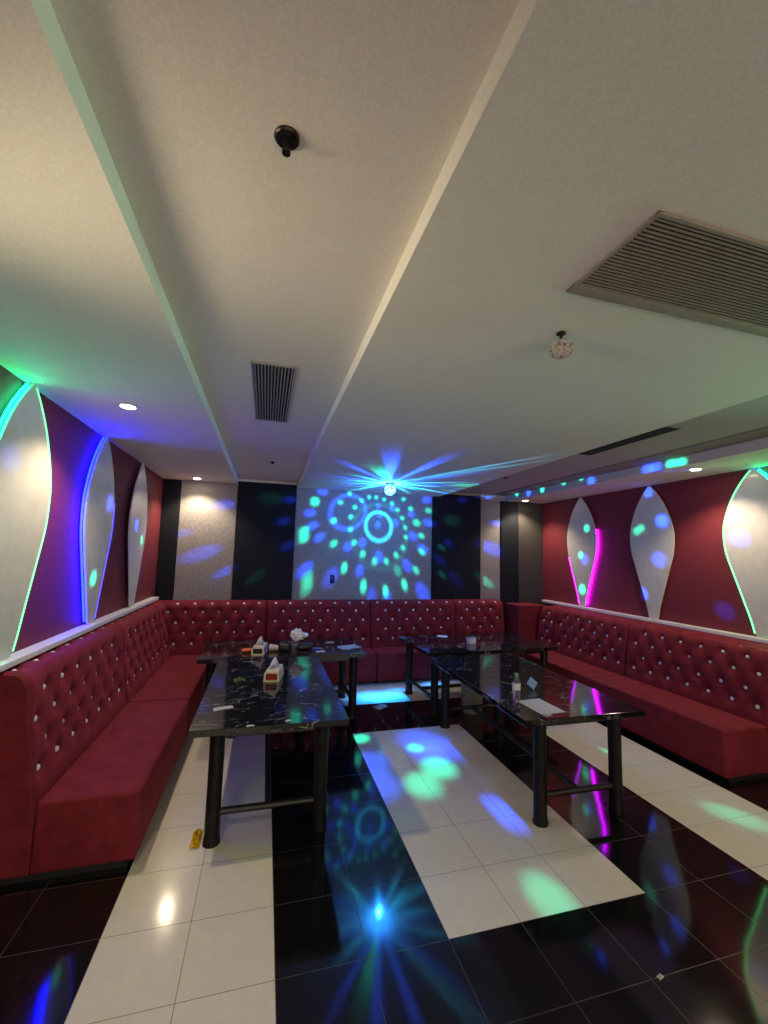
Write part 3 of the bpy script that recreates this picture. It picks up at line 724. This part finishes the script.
DOTS= [('g', [0.709, 6.72, 2.684], 0.066, 1.0), ('g', [0.712, 6.72, 2.628], 0.066, 1.0), ('g', [0.557, 6.72, 2.196], 0.072, 1.0), ('g', [0.561, 6.72, 2.124], 0.072, 1.0), ('g', [0.564, 6.72, 2.052], 0.072, 1.0), ('g', [0.638, 6.72, 1.467], 0.084, 0.6), ('g', [0.642, 6.72, 1.37], 0.084, 0.6), ('g', [0.646, 6.72, 1.274], 0.084, 0.5), ('g', [1.036, 6.72, 1.999], 0.066, 1.0), ('g', [1.218, 6.72, 1.648], 0.06, 1.0), ('g', [1.22, 6.72, 1.588], 0.06, 1.0), ('g', [1.022, 6.72, 2.366], 0.06, 1.0), ('g', [1.119, 6.72, 2.665], 0.048, 1.0), ('g', [1.362, 6.72, 2.603], 0.048, 1.0), ('g', [1.299, 6.72, 2.44], 0.048, 1.0), ('g', [1.296, 6.72, 2.236], 0.048, 1.0), ('g', [1.371, 6.72, 2.026], 0.054, 1.0), ('g', [1.516, 6.72, 1.845], 0.06, 1.0), ('g', [1.715, 6.72, 1.731], 0.06, 1.0), ('g', [1.917, 6.72, 1.735], 0.054, 1.0), ('g', [2.083, 6.72, 1.842], 0.054, 1.0), ('g', [2.2, 6.72, 1.966], 0.048, 1.0), ('g', [2.244, 6.72, 2.142], 0.042, 1.0), ('g', [2.233, 6.72, 2.306], 0.042, 1.0), ('g', [2.178, 6.72, 2.462], 0.042, 1.0), ('g', [2.094, 6.72, 2.598], 0.042, 1.0), ('g', [1.989, 6.72, 2.701], 0.042, 1.0), ('g', [1.853, 6.72, 2.76], 0.042, 1.0), ('g', [1.716, 6.72, 2.787], 0.042, 1.0), ('g', [1.595, 6.72, 2.783], 0.042, 1.0), ('g', [1.47, 6.72, 2.72], 0.042, 1.0), ('g', [1.268, 6.72, 2.821], 0.042, 1.0), ('g', [2.192, 6.72, 2.784], 0.042, 1.0), ('g', [2.322, 6.72, 2.628], 0.048, 1.0), ('g', [2.647, 6.72, 2.613], 0.06, 0.7), ('g', [2.432, 6.72, 2.396], 0.072, 0.8), ('g', [2.523, 6.72, 2.177], 0.054, 1.0), ('g', [2.535, 6.72, 1.906], 0.06, 1.0), ('g', [2.437, 6.72, 1.6], 0.06, 1.0), ('g', [2.239, 6.72, 1.381], 0.06, 1.0), ('g', [2.241, 6.72, 1.33], 0.06, 1.0), ('g', [1.915, 6.72, 1.278], 0.06, 1.0), ('g', [1.916, 6.72, 1.227], 0.06, 1.0), ('g', [1.542, 6.72, 1.36], 0.066, 1.0), ('g', [1.544, 6.72, 1.293], 0.066, 1.0), ('g', [2.118, 6.72, 1.585], 0.078, 0.4), ('b', [0.295, 6.72, 2.66], 0.085, 0.9), ('b', [0.216, 6.72, 2.312], 0.085, 0.9), ('b', [0.298, 6.72, 1.927], 0.085, 0.9), ('b', [0.643, 6.72, 2.471], 0.085, 0.9), ('b', [0.691, 6.72, 2.268], 0.085, 0.9), ('b', [0.807, 6.72, 2.09], 0.085, 0.9), ('b', [0.826, 6.72, 2.826], 0.085, 0.9), ('b', [0.601, 6.72, 1.579], 0.111, 0.9), ('b', [1.013, 6.72, 1.471], 0.128, 0.54), ('b', [1.264, 6.72, 1.956], 0.085, 0.9), ('b', [1.476, 6.72, 1.576], 0.085, 0.9), ('b', [1.503, 6.72, 2.031], 0.085, 0.9), ('b', [1.79, 6.72, 1.801], 0.094, 0.9), ('b', [2.28, 6.72, 1.674], 0.094, 0.9), ('b', [2.369, 6.72, 2.164], 0.085, 0.9), ('b', [1.756, 6.72, 2.643], 0.059, 0.9), ('b', [1.789, 6.72, 2.488], 0.059, 0.9), ('b', [1.757, 6.72, 2.331], 0.068, 0.9), ('b', [2.614, 6.72, 2.799], 0.085, 0.9), ('b', [2.647, 6.72, 2.406], 0.085, 0.9), ('b', [2.567, 6.72, 1.228], 0.128, 0.9), ('b', [2.755, 6.72, 2.375], 0.068, 0.9), ('b', [1.686, 6.72, 1.177], 0.102, 0.54), ('b', [1.95, 6.72, 1.16], 0.085, 0.9), ('b', [2.044, 6.72, 2.378], 0.085, 0.9), ('b', [2.335, 6.72, 2.533], 0.068, 0.9), ('b', [2.002, 6.72, 2.621], 0.068, 0.9), ('b', [2.553, 6.72, 1.959], 0.085, 0.9), ('b', [0.299, 6.72, 2.66], 0.064, 0.5), ('g', [0.003, 6.72, 2.661], 0.128, 0.2), ('g', [-0.162, 6.72, 1.431], 0.096, 0.25), ('g', [3.122, 6.72, 2.45], 0.12, 0.35), ('g', [2.931, 6.72, 1.957], 0.06, 1.0), ('g', [2.946, 6.72, 1.479], 0.06, 1.0), ('g', [3.739, 6.72, 1.426], 0.084, 0.7), ('g', [4.159, 6.72, 2.455], 0.09, 0.3), ('b', [3.061, 6.72, 2.041], 0.07, 1.0), ('b', [2.891, 6.72, 1.736], 0.098, 0.6), ('b', [3.2, 6.72, 1.421], 0.105, 0.5), ('b', [3.32, 6.72, 2.832], 0.07, 1.0), ('b', [3.852, 6.72, 2.003], 0.14, 0.9), ('b', [3.969, 6.72, 2.447], 0.07, 1.0), ('b', [-0.911, 6.72, 1.793], 0.128, 0.6), ('b', [-0.655, 6.72, 2.524], 0.096, 0.6), ('b', [-1.2, 6.72, 2.076], 0.072, 0.5), ('b', [-0.572, 6.72, 1.53], 0.08, 0.6), ('g', [1.013, 4.337, 0.0], 0.088, 1.2), ('g', [1.489, 4.026, 0.0], 0.077, 1.2), ('g', [1.56, 3.63, 0.0], 0.143, 1.2), ('g', [1.33, 3.401, -0.0], 0.143, 0.96), ('b', [1.588, 4.176, 0.0], 0.224, 1.1), ('b', [0.973, 3.455, 0.0], 0.168, 1.1), ('b', [0.976, 3.819, 0.0], 0.182, 1.1), ('b', [1.733, 3.956, 0.0], 0.21, 1.1), ('b', [1.578, 3.918, 0.0], 0.182, 1.1), ('c', [1.627, 5.426, 0.0], 0.225, 1.0), ('c', [1.496, 5.527, 0.0], 0.225, 1.0), ('c', [1.304, 5.488, -0.0], 0.21, 1.0), ('c', [1.836, 5.58, 0.0], 0.21, 1.0), ('c', [2.428, 5.784, -0.0], 0.18, 1.0), ('b', [1.765, 3.035, 0.0], 0.09, 1.2), ('b', [1.772, 2.919, 0.0], 0.09, 1.2), ('b', [1.771, 2.801, -0.0], 0.09, 1.2), ('g', [1.605, 2.156, 0.0], 0.12, 0.7), ('g', [3.448, 2.484, -0.0], 0.12, 0.5), ('g', [3.247, 3.537, 0.0], 0.1, 0.6), ('g', [4.15, 6.38, 2.965], 0.06, 1.0), ('g', [4.15, 5.678, 2.936], 0.06, 1.0), ('g', [4.15, 5.177, 2.981], 0.06, 1.0), ('g', [4.15, 4.817, 2.99], 0.06, 1.0), ('g', [4.15, 3.473, 2.907], 0.06, 1.0), ('g', [4.15, 3.362, 2.897], 0.06, 1.0), ('b', [4.15, 4.637, 2.906], 0.08, 1.0), ('b', [4.15, 3.763, 2.897], 0.08, 1.0), ('b', [4.15, 3.663, 2.892], 0.08, 1.0), ('b', [4.15, 6.039, 2.934], 0.08, 1.0), ('b', [4.15, 6.956, 2.967], 0.08, 1.0), ('b', [-1.44, 2.879, 2.351], 0.1, 0.08), ('b', [-1.44, 4.496, 2.264], 0.1, 0.49), ('b', [-1.44, 5.392, 2.111], 0.09, 0.7), ('b', [-1.44, 5.833, 1.54], 0.09, 0.49), ('g', [-1.44, 5.642, 1.946], 0.064, 0.7), ('g', [-1.44, 4.26, 1.579], 0.08, 0.7), ('g', [4.85, 5.535, 2.342], 0.07, 0.7), ('g', [4.85, 5.677, 1.921], 0.07, 0.7), ('g', [4.85, 5.659, 1.383], 0.091, 0.7), ('g', [4.85, 4.534, 2.292], 0.07, 0.28), ('g', [4.85, 4.606, 2.255], 0.07, 0.28), ('b', [4.85, 5.594, 1.852], 0.096, 0.49), ('b', [4.85, 4.282, 1.879], 0.12, 0.4), ('b', [4.85, 4.219, 2.371], 0.104, 0.7), ('b', [4.85, 4.544, 1.422], 0.096, 0.7), ('b', [4.85, 4.4, 2.759], 0.08, 0.7), ('b', [4.85, 3.317, 2.12], 0.112, 0.16), ('b', [4.85, 3.57, 1.355], 0.112, 0.42)]
RAYS = [(-1.848,.058,2.3,'b',1),(-2.239,.05,1.9,'b',.8),(-2.877,.03,1.5,'b',.8),(2.961,.035,1.4,'b',.7),(1.958,.05,1.2,'c',1),(-1.521,.05,2.3,'b',1),(-.988,.035,1.9,'b',.7),(-1.164,.010,3.1,'c',.7),(-1.084,.010,2.9,'c',.7),(-.498,.02,1.5,'c',1),(.457,.03,1.6,'c',1),(-2.002,.10,1.5,'g',.5),(.957,.03,1.3,'c',1),(2.426,.05,1.3,'b',.8),(.638,.06,.9,'c',1),(-3.109,.04,.9,'c',1),(0.0,.05,1.0,'c',.8),(-.2,.03,1.4,'b',.8),(1.35,.06,.8,'c',.8),(2.7,.03,1.0,'c',.8),(-2.55,.04,1.0,'c',.7),(2.2,.03,.9,'c',.8)]
def build_disco_light():
    d = bpy.data.lights.new('disco_beam', 'POINT'); d.energy = DISCO_W; d.shadow_soft_size = .012; d.color = (1, 1, 1)
    d.use_nodes = True; nt = d.node_tree; e = nt.nodes['Emission']
    inc = nt.nodes.new('ShaderNodeNewGeometry').outputs['Incoming']
    sums = {'g': None, 'b': None}
    def acc(k, o):
        sums[k] = o if sums[k] is None else math_(nt, 'ADD', sums[k], o)
    def spot(dirv, a0, a1, w):
        dp = vmath(nt, 'DOT_PRODUCT', inc, tuple(dirv)).outputs['Value']
        mr = nt.nodes.new('ShaderNodeMapRange'); mr.interpolation_type = 'SMOOTHSTEP'
        mr.inputs[1].default_value = math.cos(a1); mr.inputs[2].default_value = math.cos(a0); mr.inputs[3].default_value = 0; mr.inputs[4].default_value = w
        nt.links.new(dp, mr.inputs[0]); return math_(nt, 'MULTIPLY', mr.outputs[0], math_(nt, 'DIVIDE', mr.outputs[0], w))
    for c, P, r, w in DOTS:
        v = Vector(P) - LAMP; D = v.length; a = r / D
        wt = w * D * D
        o = spot(v.normalized() * SGN, a * (.25 if P[2] > .1 else 0), a * (1.2 if P[2] > .1 else 1.6), wt * (1.15 if P[2] > .1 else (.30 if c == 'b' else .42)))
        if c in 'gc': acc('g', math_(nt, 'MULTIPLY', o, .45) if c == 'c' else o)
        if c in 'bc': acc('b', o)
    for c, P, Q, wd, w in [('b', (1.278, 6.72, 2.531), (1.539, 6.72, 2.544), .03, 1.0), ('c', (1.765, 6.72, 2.324), (1.985, 6.72, 2.334), .025, 1.0), ('g', (1.767, 6.72, 2.245), (2.238, 6.72, 2.264), .02, .12)]:
        a = (Vector(P) - LAMP); b_ = (Vector(Q) - LAMP); ang = a.angle(b_)
        dp = vmath(nt, 'DOT_PRODUCT', inc, tuple(a.normalized() * SGN)).outputs['Value']
        ac = math_(nt, 'ARCCOSINE', dp)
        df = math_(nt, 'ABSOLUTE', math_(nt, 'SUBTRACT', ac, ang))
        mr = nt.nodes.new('ShaderNodeMapRange'); mr.interpolation_type = 'SMOOTHSTEP'
        for i, q in ((1, wd * 1.5), (2, wd * .4), (3, 0), (4, w * 1.15)): mr.inputs[i].default_value = q
        nt.links.new(df, mr.inputs[0])
        if c in 'gc': acc('g', mr.outputs[0])
        if c in 'bc': acc('b', mr.outputs[0])
    # flat rays that graze the ceiling: azimuth windows, reach limited by elevation
    sep = nt.nodes.new('ShaderNodeSeparateXYZ'); nt.links.new(inc, sep.inputs[0])
    nz = math_(nt, 'MULTIPLY', sep.outputs[2], SGN)
    hv = vmath(nt, 'NORMALIZE', vmath(nt, 'MULTIPLY', inc, (SGN, SGN, 0)).outputs[0]).outputs[0]
    up = math_(nt, 'GREATER_THAN', nz, .012)
    h = ZS - LAMP.z
    # keeps the light on the ceiling from falling off with the cube of the distance, as narrow beams do
    boost = math_(nt, 'DIVIDE', RAY_K, math_(nt, 'POWER', math_(nt, 'MAXIMUM', nz, .03), 2.0))
    boost = math_(nt, 'MULTIPLY', boost, up)
    rs = {'g': None, 'b': None}
    for az, wd, R_, c, w in RAYS:
        dp = vmath(nt, 'DOT_PRODUCT', hv, (math.cos(az), math.sin(az), 0)).outputs['Value']
        mr = nt.nodes.new('ShaderNodeMapRange'); mr.interpolation_type = 'SMOOTHSTEP'
        for i, q in ((1, math.cos(wd * 1.3)), (2, math.cos(wd * .2)), (3, 0), (4, w)): mr.inputs[i].default_value = q
        nt.links.new(dp, mr.inputs[0])
        el = nt.nodes.new('ShaderNodeMapRange'); el.interpolation_type = 'SMOOTHSTEP'
        for i, q in ((1, h / math.hypot(R_, h)), (2, h / math.hypot(R_ * .45, h)), (3, 0), (4, 1)): el.inputs[i].default_value = q
        nt.links.new(nz, el.inputs[0])
        o = math_(nt, 'MULTIPLY', mr.outputs[0], el.outputs[0])
        for k in ('g', 'b'):
            if c == k or c == 'c': rs[k] = o if rs[k] is None else math_(nt, 'ADD', rs[k], o)
    for k in ('g', 'b'): acc(k, math_(nt, 'MULTIPLY', rs[k], boost))
    # faint blue wash
    acc('b', math_(nt, 'ADD', .13, 0)); acc('g', math_(nt, 'ADD', .03, 0))
    comb = nt.nodes.new('ShaderNodeCombineXYZ')
    g, b_ = sums['g'], sums['b']
    nt.links.new(math_(nt, 'ADD', math_(nt, 'MULTIPLY', g, .01), math_(nt, 'MULTIPLY', b_, .02)), comb.inputs[0])
    nt.links.new(math_(nt, 'ADD', math_(nt, 'MULTIPLY', g, .85), math_(nt, 'MULTIPLY', b_, .10)), comb.inputs[1])
    nt.links.new(math_(nt, 'ADD', math_(nt, 'MULTIPLY', g, .48), math_(nt, 'MULTIPLY', b_, 1.25)), comb.inputs[2])
    nt.links.new(comb.outputs[0], e.inputs['Color']); e.inputs['Strength'].default_value = 1
    o = bpy.data.objects.new('disco_beam', d); C.objects.link(o); o.location = (0, 0, LAMP.z - ZS); o.parent = t
build_disco_light()
# added unseen area lights that tint the ceiling steps, parented to the added panels
def step_fill(name, par, loc, target, col, watts, sy):
    l = bpy.data.lights.new(name, 'AREA'); l.shape = 'RECTANGLE'; l.size = .06; l.size_y = sy; l.energy = watts; l.color = col; l.spread = math.radians(70)
    o = bpy.data.objects.new(name, l); C.objects.link(o); o.parent = par; o.location = Vector(loc) - par.location
    o.rotation_euler = (Vector(target) - Vector(loc)).to_track_quat('-Z', 'Z').to_euler()
step_fill('added_step_fill', added_right_leaf, (4.82, 1.3, 2.45), (-.47, 1.9, 2.9), (.28, 1, .58), 4.8, 1.3)
step_fill('added_step_fill', added_left_leaf, (-1.42, 1.2, 2.5), (.42, 1.9, 2.9), (1, .83, .56), 2.8, 1.3)

# ------------------------------------------------------------------ camera, world, view
Rm = [[0.9628802855537868, -0.26862051190163305, 0.026543855740314273], [0.05175471168881865, 0.08721069101198703, -0.9948445834356334], [0.2649207532638114, 0.9592900061810903, 0.09787583221213704]]
r, dn, fw = (Vector(v) for v in Rm)
cd = bpy.data.cameras.new('camera'); cam = bpy.data.objects.new('camera', cd); C.objects.link(cam)
m = Matrix((r, -dn, -fw)).transposed().to_4x4(); m.translation = (0, 0, CAM_H); cam.matrix_world = m
cd.sensor_fit = 'VERTICAL'; cd.sensor_height = 24; cd.lens = 24 * 421.083 / 1024; cd.clip_start = .05
bpy.context.scene.camera = cam
w = bpy.data.worlds.new('ambient_fill'); bpy.context.scene.world = w; w.use_nodes = True  # added ambient fill entering by the open end behind the camera
bg = w.node_tree.nodes['Background']; bg.inputs[0].default_value = (1, .85, .70, 1); bg.inputs[1].default_value = WORLD_S
sc = bpy.context.scene
sc.view_settings.view_transform = 'Standard'; sc.view_settings.look = 'None'; sc.view_settings.gamma = 1; sc.view_settings.use_curve_mapping = False
sc.view_settings.exposure = EXPO
try:
    sc.cycles.use_denoising = True; sc.cycles.denoiser = 'OPENIMAGEDENOISE'; sc.cycles.max_bounces = 10; sc.cycles.diffuse_bounces = 6; sc.cycles.glossy_bounces = 5; sc.cycles.transparent_max_bounces = 12
    sc.cycles.caustics_reflective = False; sc.cycles.caustics_refractive = False; sc.cycles.sample_clamp_indirect = 6
except Exception: pass
